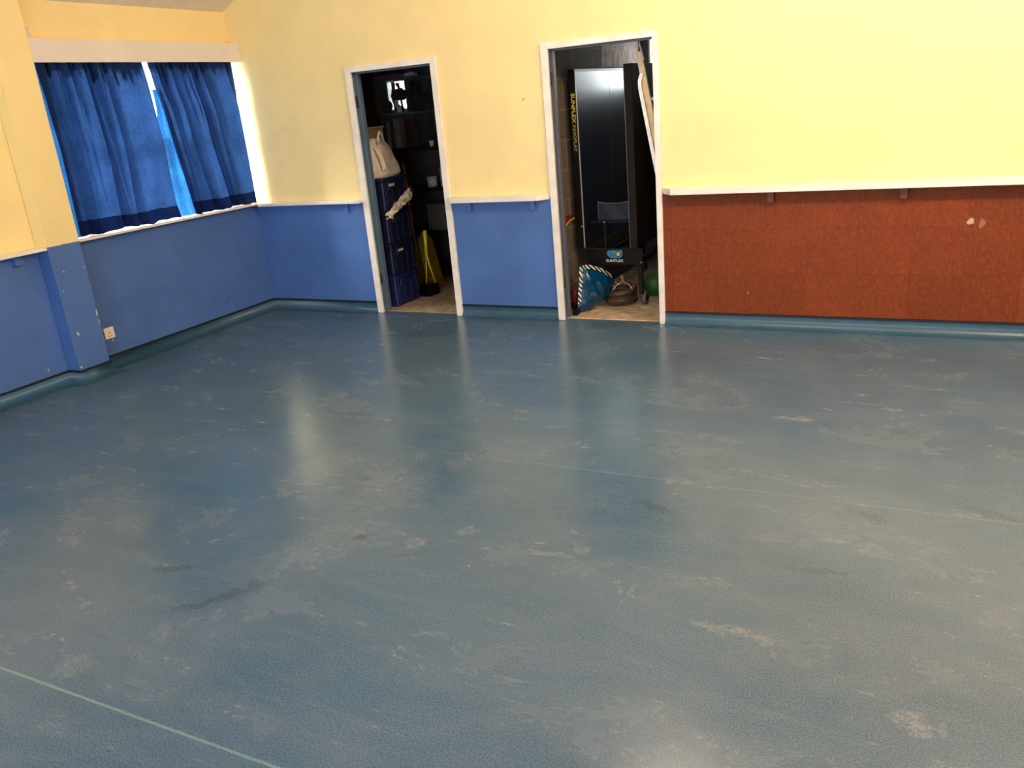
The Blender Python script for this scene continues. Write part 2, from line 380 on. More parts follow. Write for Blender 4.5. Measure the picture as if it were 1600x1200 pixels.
M['ladder_wood'] = simple('varnished_ladder', (0.72, 0.52, 0.30), 0.4, 0.15, 14)
M['table_top'] = simple('table_playing_surface', (0.010, 0.016, 0.030), 0.36, 0.1, Coat_Weight=1.0, Coat_Roughness=0.25, Coat_IOR=1.5, Specular_IOR_Level=0.5)
M['line_white'] = simple('table_border_line', (0.62, 0.58, 0.55), 0.4, 0.05)
M['text_yellow'] = simple('yellow_lettering', (0.66, 0.52, 0.06), 0.5, 0.05)
M['text_white'] = simple('white_lettering', (0.75, 0.72, 0.70), 0.5, 0.05)
M['logo_blue'] = simple('blue_logo_field', (0.03, 0.20, 0.42), 0.45, 0.25, 30)
M['logo_yellow'] = simple('yellow_ball_logo', (0.75, 0.55, 0.08), 0.5, 0.1)
M['net'] = simple('dark_net', (0.014, 0.021, 0.04), 0.8, 0.3, 60)
M['net_tape'] = simple('grey_net_tape', (0.07, 0.085, 0.08), 0.7, 0.15)
M['zebra'] = None
def zebra():
    m, nt, out = new_mat('zebra_trim'); g = G(nt)
    p = g.pos(); w = g.n('ShaderNodeTexWave', wave_type='BANDS', bands_direction='DIAGONAL'); g.put(w.inputs[0], p)
    w.inputs['Scale'].default_value = 13; w.inputs['Distortion'].default_value = 3; w.inputs['Detail'].default_value = 1
    g.bsdf(out, g.mix(g.ramp(w.outputs['Fac'], .55, .66), (.008, .008, .012), (.78, .78, .76)), 0.35)
    return m
M['zebra'] = zebra()

# ------------------------------------------------------------------ room shell
RX1, RY0 = 8.0, -9.0            # room extents
SLOPE = math.tan(math.radians(26.5)); RIDGE_X = 4.0; EAVE = 2.60
def ceil_z(x): return EAVE + SLOPE * (x if x < RIDGE_X else (2 * RIDGE_X - x))

tag(MB().box(0, RX1, RY0, 0, -0.1, 0).box(1.2627, 2.0178, 0, 0.052, -0.1, 0).box(3.0089, 3.7799, 0, 0.052, -0.1, 0).build('floor', M['floor']), kind='structure')

b = MB()
prof = [(-0.2, ceil_z(0) - 0.2 * SLOPE), (RIDGE_X, ceil_z(RIDGE_X)), (RX1 + 0.2, ceil_z(RX1) - 0.2 * SLOPE)]
poly = prof + [(p[0], p[1] + 0.12) for p in prof[::-1]]
b.prism(poly, RY0 - 0.1, 0.3, mat=Matrix(((1, 0, 0, 0), (0, 0, 1, 0), (0, 1, 0, 0), (0, 0, 0, 1))))
tag(b.build('ceiling', M['ceiling']), kind='structure')

# back wall with two door openings (lining boards fill the outer 30 mm of each opening)
A0, A1, A2, A3 = 1.2048, 1.2627, 2.0178, 2.0735
B0, B1, B2, B3 = 2.9539, 3.0089, 3.7799, 3.8232
HI, HO = 2.0, 2.0457
L = 0.028
b = MB()
b.box(-0.35, A1 - L, 0, 0.1, 0, 5.0)
b.box(A2 + L, B1 - L, 0, 0.1, 0, 5.0)
b.box(B2 + L, RX1 + .1, 0, 0.1, 0, 5.0)
b.box(A1 - L, A2 + L, 0, 0.1, HI + L, 5.0)
b.box(B1 - L, B2 + L, 0, 0.1, HI + L, 5.0)
tag(b.build('wall_back', M['wall_back']), kind='structure')

# left wall with the curtained window, solid nearer the viewer
WY0, WY1, WZ0, WZ1 = -1.9407, 0.0, 0.985, 2.32
b = MB()
T = 0.26
b.box(-T, 0, WY0, 0.0, -0.1, WZ0)
b.box(-T, 0, WY0, 0.0, WZ1, 3.0)
b.box(-T, 0, -5.0, WY0, -0.1, 3.0)
b.box(-T, 0, -8.6, -5.0, -0.1, 3.0)
b.box(-T, 0, RY0, -8.6, -0.1, 3.0)
tag(b.build('wall_left', M['wall_left']), kind='structure')
PD, PY0, PY1 = 0.1186, -2.1944, -1.9407
tag(MB().box(0, PD, PY0, PY1, 0, 3.0, 0.003).build('wall_pillar', M['pillar']), kind='structure')
tag(MB().box(RX1, RX1 + .2, RY0, 0, 0, 3.2).build('wall_right', wall_paint('paint_right', 0.962, lower=(.28, .07, .03))), kind='structure')
b = MB()
b.box(-0.26, RX1 + .2, RY0 - .2, RY0, 0, 1.0).box(-0.26, 1.2, RY0 - .2, RY0, 1.0, 2.3).box(6.8, RX1 + .2, RY0 - .2, RY0, 1.0, 2.3).box(-0.26, RX1 + .2, RY0 - .2, RY0, 2.3, 5.0)
tag(b.build('wall_front', wall_paint('paint_front', 0.962)), kind='structure')

# red hardboard dado panel, right of the second door
tag(MB().box(B3 + .002, RX1, -0.008, 0.0, 0.09, 0.962).build('trim_1', M['panel']), kind='structure')

# coved vinyl skirting with black capping strip
CP = [(0.0, 0.0995), (0.006, 0.0995), (0.006, 0.085)]
R_ = 0.06
CV = [(0.004, 0.088)] + [(0.004 + R_ - R_ * math.cos(t), R_ - R_ * math.sin(t) + .0005) for t in [i * (PI / 2) / 8 for i in range(9)]]
STRIP = [(0.0, 0.084), (0.011, 0.084), (0.012, 0.0985), (0.0, 0.1)]
def skirting(name, path):
    o = sweep(path, CV, MB()).build(name, M['cove']); tag(o, kind='structure')
    for p in o.data.polygons: p.use_smooth = True
    s = sweep(path, STRIP, MB(), True).build('capping_strip', M['black_strip'], o)
    s['label'] = 'thin black capping strip'
    return o
skirting('baseboard_left', [(0, RY0), (0, PY0), (PD, PY0), (PD, PY1), (0, PY1), (0, 0), (A0, 0)])
skirting('baseboard_back', [(A3, 0), (B0, 0)])
skirting('baseboard_right', [(B3, -.008), (RX1, -.008)])

# ------------------------------------------------------------------ ledges
def ledge(name, poly, z0, z1, brackets, axis='x', bmat=None):
    o = tag(MB().prism(poly, z0, z1, 0.004).build(name, M['white']), kind='structure')
    for (c, dep) in brackets:
        if axis == 'x': m = MB().box(c - .022, c + .022, -dep, 0.0, z0 - .072, z0, 0.003)
        else: m = MB().box(0, dep, c - .03, c + .03, z0 - .072, z0, 0.003)
        m.build('bracket', bmat, o)
    return o
BL = simple('bracket_blue', BLUE, 0.45, 0.08); RD = simple('bracket_red', (0.15, 0.030, 0.007), 0.6, 0.2, 20)
ledge('trim_2', [(0.0, 0), (0.10, -.10), (0.11, -.08), (A0, -.08), (A0, 0)], 0.965, 0.992, [(1.02, .03)], bmat=BL)
ledge('trim_3', [(A3, 0), (A3, -.075), (A3 + .03, -.085), (2.865, -.085), (B0 - .012, 0)], 0.943, 0.985, [(2.24, .03), (2.80, .03)], bmat=BL)
ledge('trim_4', [(B3, 0), (3.905, -.10), (RX1, -.10), (RX1, 0)], 0.956, 1.0, [(4.575, .05), (5.385, .05)], bmat=RD)
ledge('trim_5', [(0, RY0), (0.115, RY0), (0.115, PY0), (0, PY0)], 0.974, 0.996, [(-2.36, .035)], axis='y', bmat=BL)
sill = tag(MB().prism([(-.16, WY0), (.098, WY0), (.098, -.1), (0.0, 0), (-.16, 0)], 0.983, 1.0, 0.003).build('trim_6', M['white']), kind='structure')

# ------------------------------------------------------------------ window behind the curtains
win = tag(empty('window_1', (-.14, -0.97, 1.0)), kind='structure')
b = MB()
fx0, fx1 = -.19, -.13
b.box(fx0, fx1, WY0, WY1, 1.0, 1.05, .004).box(fx0, fx1, WY0, WY1, WZ1 - .05, WZ1, .004)
b.box(fx0, fx1, WY0, WY0 + .05, 1.05, WZ1 - .05, .004).box(fx0, fx1, WY1 - .04, WY1, 1.05, WZ1 - .05, .004)
b.box(fx0, fx1 + .03, -.87, -.765, 1.05, 1.70, .004).box(fx0, fx1, WY0 + .05, WY1 - .04, 1.70, 1.72, .004)
b.build('window_frame', M['white'], win)
MB().box(-.165, -.160, WY0 + .05, WY1 - .04, 1.725, WZ1 - .05).build('pane', M['glass'], win)
MB().box(-.165, -.160, WY0 + .05, -.87, 1.05, 1.69).build('pane', M['glass'], win)
MB().box(-.165, -.160, -.765, WY1 - .04, 1.05, 1.69).build('pane', M['glass'], win)

# curtains -----------------------------------------------------------------
def interp(tab, z):
    tab = sorted(tab)
    if z <= tab[0][0]: return tab[0][1]
    for (z0, v0), (z1, v1) in zip(tab, tab[1:]):
        if z <= z1: return v0 + (v1 - v0) * (z - z0) / (z1 - z0)
    return tab[-1][1]
CREASE = [[(random.uniform(.02, .95), random.uniform(.006, .013), random.uniform(.8, 1.8), random.uniform(.5, 1.9), random.uniform(.0, .05)) for k in range(13)] for j in range(2)]
def folds(s, z, seed, amp):
    """fold displacement across the cloth; folds wander and soften downwards"""
    w = 0.0
    zz = (2.25 - z)
    for k, (f, a) in enumerate(((9.0, .55), (17.0, .5), (31.0, .32), (52.0, .16))):
        ph = seed * 3.1 + k * 1.7
        wander = 0.9 * mnoise.noise(Vector((s * 3 + seed, zz * 1.1, k * 5.0)))
        fall = 1.0 if k < 2 else max(0.25, 1.0 - zz * .5)
        w += a * fall * math.sin(f * s + ph + wander * 2.2 + zz * .5 * math.sin(s * 7 + k))
    w *= .55
    for k in range(13):
        c = CREASE[int(seed) % 2][k]
        pos = c[0] + .03 * mnoise.noise(Vector((seed + k, zz * .9, 0))) + c[4] * zz
        d = (s - pos) / (c[1] * (1 + .5 * zz))
        env = max(0.0, min(1.0, 1.15 - zz / c[3])) if c[3] < 1.2 else 1.0
        w -= c[2] * env * math.exp(-d * d)
    return amp * w
LC_L = [(1.0, -1.878), (1.6, -1.862), (2.0, -1.878), (2.25, -1.888)]
LC_R = [(1.0, -.93), (1.11, -.957), (1.324, -.958), (1.621, -.953), (1.84, -.968), (2.025, -.978), (2.19, -1.003), (2.25, -1.01)]
RC_L = [(.99, -.778), (1.298, -.819), (1.58, -.861), (1.654, -.867), (1.836, -.887), (2.005, -.928), (2.183, -.949), (2.25, -.955)]
RC_R = [(.99, -.060), (1.3, -.062), (2.25, -.065)]
def curtain(name, lt, rt, zhem, zbot, seed, label, flap=None, edge=None):
    root = empty(name, (0.06, (lt[0][1] + rt[0][1]) / 2, zbot(0.5)), label, 'curtain', 'blue curtains at the window')
    def pt(s, z, dx=0.0):
        yl, yr = interp(lt, z), interp(rt, z)
        return Vector((0.056 + dx + folds(s * abs(yr - yl), z, seed, .040 * min(1.0, .12 + 9 * s, .12 + 9 * (1 - s))), yl + (yr - yl) * s, z))
    def hemz(s): return zhem(s)
    MB().grid(lambda u, v: pt(u, hemz(u) + (2.235 - hemz(u)) * v), 260, 50).build('curtain_cloth', M['curtain'], root)
    h = MB().grid(lambda u, v: pt(u, zbot(u) + (hemz(u) + .003 - zbot(u)) * v, .002 * (1 - v)), 260, 8).build('hem', M['hem'], root)
    h['label'] = 'dark navy hem band'
    hd = MB().grid(lambda u, v: pt(u, (2.155 - .16 * max(0.0, mnoise.noise(Vector((u * 34, seed, 0))) + .12) - .05 * abs(mnoise.noise(Vector((u * 90, seed, 4))))) * (1 - v) + 2.235 * v, -.007), 260, 6).build('heading_shade', M['hem'], root)  # added dark sheet, its streaks stand in for shade between the gathers
    hd['label'] = 'dark streaks for shade in the gathered heading'
    if flap: flap(root)
    return root
def wav(base, sl, a, k, sd):
    return lambda s: base + sl * s + a * math.sin(k * s + sd) + a * .6 * math.sin(k * 2.7 * s + sd * 2) + a * .5 * mnoise.noise(Vector((s * 20, sd, 0)))
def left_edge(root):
    MB().grid(lambda u, v: Vector((0.028 + .012 * u, -1.93 + .10 * u, 1.01 + 1.2 * v)), 4, 20).build('curtain_edge', M['flap'], root)['label'] = 'curtain edge coloured pale blue as if backlit'
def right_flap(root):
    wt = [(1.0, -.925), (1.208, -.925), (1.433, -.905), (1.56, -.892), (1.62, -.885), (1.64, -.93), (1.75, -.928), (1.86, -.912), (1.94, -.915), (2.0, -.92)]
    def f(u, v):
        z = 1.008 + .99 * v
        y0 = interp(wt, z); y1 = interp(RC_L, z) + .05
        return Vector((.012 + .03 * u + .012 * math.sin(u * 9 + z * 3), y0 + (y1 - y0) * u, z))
    MB().grid(f, 14, 60).build('turned_back_edge', M['flap'], root)['label'] = 'turned-back edge coloured pale blue as if backlit'
curtain('curtain', LC_L, LC_R, wav(1.112, -.01, .004, 6, 1), wav(1.012, -.004, .006, 14, 2), 1.3, 'wider blue curtain left of the gap, next to the pillar', left_edge)
curtain('curtain', RC_L, RC_R, wav(1.105, -.012, .003, 6, 2), wav(1.006, -.003, .0035, 15, 4), 4.2, 'narrower blue curtain right of the gap, next to the room corner', right_flap)

# pelmet box
pel = MB()
pel.box(PD - .018, PD, PY1 + .0, -.002, 2.191, 2.342, .002)
pel.box(0, PD - .018, PY1, -.002, 2.326, 2.342)
tag(pel.build('curtain_pelmet', M['pelmet']), 'long white boxed pelmet above the blue curtains', 'pelmet')
# little junction box above the pelmet, beside the pillar
jb = tag(MB().box(0, .045, -1.939, -1.865, 2.343, 2.425, .004).build('junction_box', M['pelmet']), 'small grey box on the wall above the pelmet beside the pillar', 'junction box')

# wall socket
so = empty('wall_socket', (0, -1.807, .268), 'square white wall socket low on the blue wall beside the pillar', 'socket')
MB().box(0, .010, -1.850, -1.764, .225, .311, .004).build('faceplate', M['socket'], so)
MB().box(.009, .013, -1.826, -1.81, .28, .296, .0015).build('switch', M['socket'], so)
b = MB()
for dy, dz, w, h in ((-.807, .27, .008, .012), (-.82, .245, .010, .006), (-.796, .245, .010, .006)):
    b.box(.0098, .0108, -1 + dy - w / 2, -1 + dy + w / 2, dz - h / 2, dz + h / 2)
b.build('pin_hole', M['black_matt'], so)

# ------------------------------------------------------------------ door frames
def door(name, x0, x1, x2, x3, lm, hinges, thr=None):
    r = tag(empty(name, ((x1 + x2) / 2, 0, 0)), kind='structure')
    d = .022
    b = MB()
    # architrave with mitred corners
    def side(pts): b.prism(pts, -d, 0.0, 0.003, mat=Matrix(((1, 0, 0, 0), (0, 0, 1, 0), (0, 1, 0, 0), (0, 0, 0, 1))))
    side([(x0, 0), (x1, 0), (x1, HI), (x0, HO)])
    side([(x2, 0), (x3, 0), (x3, HO), (x2, HI)])
    side([(x1, HI), (x2, HI), (x3, HO), (x0, HO)])
    b.build('architrave', M['frame_white'], r)
    b = MB()
    b.box(x1 - L, x1, 0, .115, 0, HI, .002).box(x2, x2 + L, 0, .115, 0, HI, .002).box(x1 - L, x2 + L, 0, .115, HI, HI + L, .002)
    o = b.build('door_lining', lm, r); o['label'] = 'blue-grey painted lining'
    b = MB()
    b.box(x1, x1 + .012, .048, .082, 0, HI - .012, .002).box(x2 - .012, x2, .048, .082, 0, HI - .012, .002).box(x1, x2, .048, .082, HI - .012, HI, .002)
    b.build('door_stop', lm, r)
    for z in hinges:
        MB().box(x1 - .001, x1 + .003, .004, .03, z - .045, z + .045, .001).tube([(x1 + .004, 0.0, z - .045), (x1 + .004, 0.0, z + .045)], .006).build('hinge', M['rust'], r)
    return r
door('door_1', A0, A1, A2, A3, M['lining'], (1.77, .30))
dr2 = door('door_2', B0, B1, B2, B3, M['lining2'], (1.80, .30))
MB().box(B1, B2, .040, .058, 0, .006, .002).build('threshold_strip', M['twine'], dr2)
MB().box(A1, A2, .046, .056, 0, .004, .001).build('threshold_strip', M['store_floor2'], bpy.data.objects['door_1'])

# ------------------------------------------------------------------ the two store rooms
tag(MB().box(-.35, 2.80, .052, 1.95, -.1, 0).build('floor_storeroom', M['store_floor2']), kind='structure')
tag(MB().box(2.90, 4.6, .052, 2.5, -.1, 0).build('floor_storeroom', M['store_floor']), kind='structure')
W2 = (.30, .550, 1.675, 1.985)      # store window seen through the clear box
b = MB()
b.box(-.45, W2[0], 1.85, 1.95, 0, 2.4).box(W2[1], 2.8, 1.85, 1.95, 0, 2.4).box(W2[0], W2[1], 1.85, 1.95, 0, W2[2]).box(W2[0], W2[1], 1.85, 1.95, W2[3], 2.4)
b.box(-.45, -.35, .1, 1.95, 0, 2.4)
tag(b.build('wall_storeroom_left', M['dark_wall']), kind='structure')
tag(MB().box(2.80, 2.90, .1, 2.5, 0, 2.4).build('wall_storeroom_middle', M['block']), kind='structure')
W3 = (2.99, 3.70, 1.68, 2.28)
b = MB()
b.box(2.9, W3[0], 2.4, 2.5, 0, 2.4).box(W3[1], 4.6, 2.4, 2.5, 0, 2.4).box(W3[0], W3[1], 2.4, 2.5, 0, W3[2]).box(W3[0], W3[1], 2.4, 2.5, W3[3], 2.4)
b.box(4.6, 4.7, .1, 2.5, 0, 2.4)
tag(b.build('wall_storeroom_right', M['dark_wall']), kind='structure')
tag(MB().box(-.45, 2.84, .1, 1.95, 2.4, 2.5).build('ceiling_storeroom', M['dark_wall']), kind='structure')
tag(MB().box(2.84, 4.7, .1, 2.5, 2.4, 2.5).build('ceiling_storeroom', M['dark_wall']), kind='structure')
def store_window(name, w, y):
    r = tag(empty(name, ((w[0] + w[1]) / 2, y, w[2])), kind='structure')
    b = MB()
    for a in ((w[0], w[1], w[2], w[2] + .018), (w[0], w[1], w[3] - .018, w[3]), (w[0], w[0] + .018, w[2], w[3]), (w[1] - .018, w[1], w[2], w[3])):
        b.box(a[0], a[1], y - .03, y + .03, a[2], a[3], .002)
    b.build('window_frame', M['white'], r)
    MB().box(w[0] + .018, w[1] - .018, y, y + .004, w[2] + .018, w[3] - .018).build('pane', M['glass'], r)
store_window('window_2', W2, 1.89)
store_window('window_3', W3, 2.44)
# plaster band at the top of the block wall
tag(MB().box(2.90, 2.904, 1.35, 2.4, 1.88, 2.4).build('trim_7', M['render']), kind='structure')
# ------------------------------------------------------------------ first store room
def crate(z, mat, label, handle_only=False):
    r = empty('storage_crate', (1.0, .36, z), label, 'crate', 'blue plastic crates stacked inside the first doorway')
    h = .284
    x0, x1, y0, y1 = .74, 1.296, .165, .562
    b = MB()
    b.prism([(x0 + .02, y0 + .015), (x1 - .006, y0 + .015), (x1 - .006, y1 - .015), (x0 + .02, y1 - .015)], z, z + h - .03, .012)
    for i in range(4):
        yy = y0 + .05 + i * .098
        b.box(x1 - .010, x1 - .004, yy, yy + .010, z + .01, z + h - .04, .002)
    b.build('crate_body', mat, r)
    MB().box(x0, x1 + .006, y0, y1, z + h - .032, z + h, .006).build('rim', mat, r)
    c = (y0 + y1) / 2 - .06
    b = MB(); b.box(x1 - .004, x1 + .010, c - .06, c + .06, z + h - .105, z + h - .035, .004)
    b.build('handle', mat, r)
    MB().box(x1 + .0095, x1 + .0125, c - .04, c + .04, z + h - .088, z + h - .052, .002).build('hand_hole', M['black_matt'], r)
    return r
c1 = crate(0.0, M['crate_light'], 'bright blue plastic crate on the floor, lowest of the stack inside the first doorway')
c2 = crate(.285, M['crate'], 'dark blue plastic crate second from the floor in the stack')
c3 = crate(.570, M['crate'], 'dark blue plastic crate third from the floor, just below the crumpled paper')
c4 = crate(.855, M['crate'], 'dark blue plastic crate on top of the stack, under the cream bag')
MB().box(1.308, 1.3095, .25, .33, 1.062, 1.085).build('label_card', M['crate_label'], c4)
MB().box(1.308, 1.3095, .262, .34, .492, .512).build('label_card', M['crate_label'], c2)

# cream cloth bag on the stack
bg_ = empty('cloth_bag', (1.19, .35, 1.139), 'cream cloth bag slumped on the top blue crate', 'bag')
def bagpt(u, v):
    a = 2 * PI * u
    w = (.205 * (1 - v) ** .6 + .075) if v < .97 else .06
    dpt = .10 * (1 - v * .65)
    if v < .06: w *= .82 + 3 * v; dpt *= .82 + 3 * v
    n = mnoise.noise(Vector((math.cos(a) * 2.2, math.sin(a) * 2.2, v * 4.0)))
    k = 1 + .16 * n
    return Vector((1.185 + dpt * k * math.copysign(abs(math.cos(a)) ** .8, math.cos(a)), .335 + w * k * math.sin(a) - .03 * v + .0, 1.14 + .33 * v + .012 * mnoise.noise(Vector((a * 3, v * 5, 1)))))
MB().grid(bagpt, 48, 26).build('bag_body', M['canvas'], bg_)
MB().tube([(1.25, .25, 1.42), (1.27, .235, 1.48), (1.262, .27, 1.52), (1.25, .32, 1.50), (1.25, .34, 1.43)], .010, 8).build('strap', M['canvas'], bg_)
MB().grid(lambda u, v: Vector((1.290 + .008 * math.sin(u * 8) - .05 * v * v, .215 + .05 * u - .02 * v, 1.2 + .2 * v)), 6, 8, .004).build('folded_flap', M['canvas'], bg_)

bx = empty('cardboard_box', (.98, .42, 1.139), 'brown cardboard box behind the cream bag on the blue crates', 'box')
MB().box(.80, 1.075, .22, .60, 1.14, 1.56, .004).build('box_body', M['card'], bx)
MB().box(.80, 1.085, .215, .605, 1.545, 1.562, .003).build('box_lid', M['card'], bx)
cs = empty('tool_case', (.96, .40, 1.563), 'black case lying on the brown cardboard box', 'case')
MB().box(.80, 1.06, .23, .56, 1.563, 1.66, .012).build('case_body', M['black'], cs)
MB().tube([(1.06, .31, 1.62), (1.085, .33, 1.63), (1.085, .46, 1.63), (1.06, .48, 1.62)], .009, 8).build('handle', M['black'], cs)

# crumpled sheet of paper jutting from the stack
pp = empty('crumpled_paper', (1.34, .32, .85), 'crumpled cream paper hanging off the blue crates inside the first doorway', 'paper')
def pap(u, v):
    y = .12 + .40 * u
    z = .815 + .15 * u + (v - .5) * (.05 + .055 * u) + .016 * mnoise.noise(Vector((u * 7, v * 5, 3)))
    x = 1.325 + .035 * math.sin(v * PI) + .02 * mnoise.noise(Vector((u * 9, v * 6, 8)))
    return Vector((x, y, z))
MB().grid(pap, 30, 14, .003).build('paper_sheet', M['paper'], pp)
def pap2(u, v):
    return Vector((1.312 + .03 * math.sin(v * PI) + .006 * math.sin(u * 20), .50 + .055 * u, .955 + (v - .5) * .10 + .03 * u))
MB().grid(pap2, 8, 8, .003).build('red_end', M['red'], pp)['label'] = 'red printed end'

# yellow folding floor sign
sg = empty('floor_sign', (1.16, .92, 0), 'yellow folding floor sign standing behind the yellow-handled dustpan', 'floor sign')
def sign_panel(xb, xt, name):
    def f(pts, t=.010):
        b = bmesh.new(); vs = []
        for dx in (0, t):
            vs.append([b.verts.new((xb + (xt - xb) * (z / .60) + dx, y, z * .87)) for y, z in pts])
        n = len(pts)
        b.faces.new(vs[0]); b.faces.new(vs[1][::-1])
        for i in range(n): b.faces.new((vs[0][i], vs[0][(i + 1) % n], vs[1][(i + 1) % n], vs[1][i]))
        bmesh.ops.recalc_face_normals(b, faces=b.faces); m = MB(); m._merge(b); return m
    return f([(.78, 0), (.83, 0), (.85, .03), (1.0, .03), (1.02, 0), (1.07, 0), (1.035, .54), (1.0, .585), (.96, .60), (.89, .60), (.85, .585), (.815, .54)]).build(name, M['sign_yellow'], sg)
sign_panel(1.24, 1.165, 'front_panel'); sign_panel(1.06, 1.145, 'back_panel')
MB().tube([(1.16, .89, .505), (1.162, .90, .55), (1.162, .95, .55), (1.16, .96, .505)], .010, 8).build('carry_handle', M['sign_yellow'], sg)
# long-handled dustpan
dp = empty('dustpan', (1.31, .68, 0), 'yellow-handled upright dustpan with a black pan beside the blue crates', 'dustpan')
b = MB()
b.prism([(1.21, .60), (1.37, .585), (1.39, .735), (1.23, .765)], 0.0, .012, .003)
b.prism([(1.21, .745), (1.39, .715), (1.392, .735), (1.23, .768)], .010, .10, .004)
b.prism([(1.208, .60), (1.224, .598), (1.245, .765), (1.228, .768)], .010, .085, .003)
b.prism([(1.36, .585), (1.374, .584), (1.394, .733), (1.378, .738)], .010, .085, .003)
b.prism([(1.215, .67), (1.385, .65), (1.39, .735), (1.23, .765)], .085, .105, .004)
b.build('pan', M['black'], dp)
MB().tube([(1.305, .71, .36), (1.31, .725, .60)], [.015, .018], 12).build('grip', M['yellow'], dp)
MB().tube([(1.30, .71, .38), (1.295, .705, .28), (1.275, .70, .10)], .006, 8).build('handle_rod', M['yellow'], dp)
MB().tube([(1.306, .71, .40), (1.325, .712, .28), (1.37, .715, .10)], [.010, .008, .006], 8).build('handle_rod', M['yellow'], dp)
MB().tube([(1.225, .595, .03), (1.235, .61, .115)], [.017, .022], 10).build('brush_stub', M['red'], dp)['label'] = 'small red end'

# broom leaning at the shelf
br_ = empty('broom', (1.0, 1.02, 0), 'orange wooden broom handle leaning in the dark behind the crates', 'broom')
MB().tube([(1.02, .98, .07), (.90, 1.12, 1.20)], [.013, .013], 10).build('handle', M['wood'], br_)
MB().box(.90, 1.14, .945, 1.015, 0.0, .075, .006).build('head', M['black_matt'], br_)

# shelving
sh = empty('shelving_unit', (1.0, 1.5, 0), 'tall black shelving unit against the back of the first store room', 'shelf')
SX0, SX1, SY0, SY1 = .30, 1.85, 1.30, 1.78
for x in (SX0, SX1 - .03):
    for y in (SY0, SY1 - .03):
        MB().box(x, x + .03, y, y + .03, 0, 1.50, .002).build('post', M['black_metal'], sh)
for z in (.12, .50, .925, 1.315):
    MB().box(SX0, SX1, SY0, SY1, z - .03, z, .003).build('shelf_board', M['black_metal'], sh)

# clear boxes and what is in them
def tub(x0, x1, y0, y1, z0, z1, label):
    r = empty('storage_box', ((x0 + x1) / 2, (y0 + y1) / 2, z0), label, 'box', 'clear plastic boxes on the shelving')
    t = .004; b = MB()
    b.box(x0, x1, y0, y0 + t, z0 + .005, z1 - .018).box(x0, x1, y1 - t, y1, z0 + .005, z1 - .018).box(x0, x0 + t, y0, y1, z0 + .005, z1 - .018).box(x1 - t, x1, y0, y1, z0 + .005, z1 - .018).box(x0, x1, y0, y1, z0, z0 + .005)
    b.build('box_body', M['tub'], r)
    b = MB()
    for q in ((x0 - .008, x1 + .008, y0 - .008, y0 + .008), (x0 - .008, x1 + .008, y1 - .008, y1 + .008), (x0 - .008, x0 + .008, y0, y1), (x1 - .008, x1 + .008, y0, y1)):
        b.box(*q, z1 - .018, z1, .002)
    b.build('lid', simple('blue_grey_lid', (.08, .10, .13), .4), r)
tub(.53, .93, 1.34, 1.72, 1.316, 1.655, 'clear plastic box with white and pink cards, standing on the shelf')
tub(.49, .96, 1.36, 1.74, 1.656, 1.985, 'clear plastic box stacked on another, in front of the little bright window')
def lump(name, c, r, mat, label, cat, seed=0, group=None):
    b = bmesh.new(); bmesh.ops.create_icosphere(b, subdivisions=4, radius=1)
    for v in b.verts:
        n = mnoise.noise(v.co * 1.7 + Vector((seed, 0, 0))) * .35 + mnoise.noise(v.co * 4.5 + Vector((seed, 3, 0))) * .15
        p = v.co * (1 + n)
        v.co = Vector((p.x * r[0], p.y * r[1], max(p.z, -.85) * r[2]))
    for f in b.faces: f.smooth = True
    m = MB(); m._merge(b); o = m.build(name, mat); o.location = (c[0], c[1], c[2] + .85 * r[2])
    return tag(o, label, cat, group)
lump('cloth_bundle', (.845, 1.57, 1.661), (.075, .07, .150), M['black_matt'], 'tall dark bundle of cloth at the right end of the upper clear box', 'cloth', 2)
lump('dark_bag', (.74, 1.44, 1.772), (.085, .05, .058), M['black_matt'], 'dark bag lying on the pale green bag in the upper clear box', 'bag', 4)
lump('dark_pouch', (.585, 1.44, 1.661), (.045, .045, .065), M['black_matt'], 'small dark pouch left of the pale green bag in the upper clear box', 'pouch', 7)
tag(MB().grid(lambda u, v: Vector((.66 + (.125 * u - .01) * (1 - .75 * v) + .012 * math.sin(v * 7), 1.475 + .012 * math.sin(u * 14 + v * 5), 1.662 + .112 * v)), 16, 12).build('plastic_bag', M['palegreen']), 'crumpled pale green bag inside the upper clear box', 'bag')
tag(MB().grid(lambda u, v: Vector((.565 + .05 * u + .008 * math.sin(v * 9), 1.56 + .01 * math.sin(u * 12), 1.664 + .29 * v)), 10, 16, .006).build('orange_cloth', M['orange']), 'strip of orange cloth standing in the upper clear box', 'cloth')
tag(MB().grid(lambda u, v: Vector((.765 + .03 * u * (1.1 - v), 1.41 + .006 * math.sin(u * 12), 1.664 + .27 * v)), 6, 16, .006).build('red_card', M['red']), 'thin red card standing in the upper clear box', 'card')
tag(MB().box(.50, .76, 1.37, 1.70, 1.986, 2.02, .012).build('folded_cloth', M['pink']), 'folded pink cloth lying on the upper clear box', 'cloth')
lump('white_cloth', (.86, 1.5, 1.986), (.06, .07, .025), M['paperwhite'], 'crumpled white cloth on the upper clear box', 'cloth', 9)
for i, (x, w, y, h, mt, lb) in enumerate(((.56, .035, 1.40, .26, 'paperwhite', 'narrow white card at the left end of the lower clear box'), (.62, .07, 1.44, .28, 'paperwhite', 'wide white card in the middle of the lower clear box'), (.71, .05, 1.42, .29, 'pink', 'pink card in the lower clear box'), (.79, .09, 1.46, .25, 'darkred', 'dark red folder in the lower clear box'))):
    tag(MB().box(x, x + w, y, y + .012, 1.3215, 1.3215 + h, .002).build('file_card', M[mt]), lb, 'card')
def cup(name, c, r, h, label, cat, mat='whiteware', group=None):
    o = MB().lathe([(r * .75, 0), (r, h), (r * .9, h), (r * .66, .01)], (0, 0, 0), 20).build(name, M[mat]); o.location = c
    return tag(o, label, cat, group)
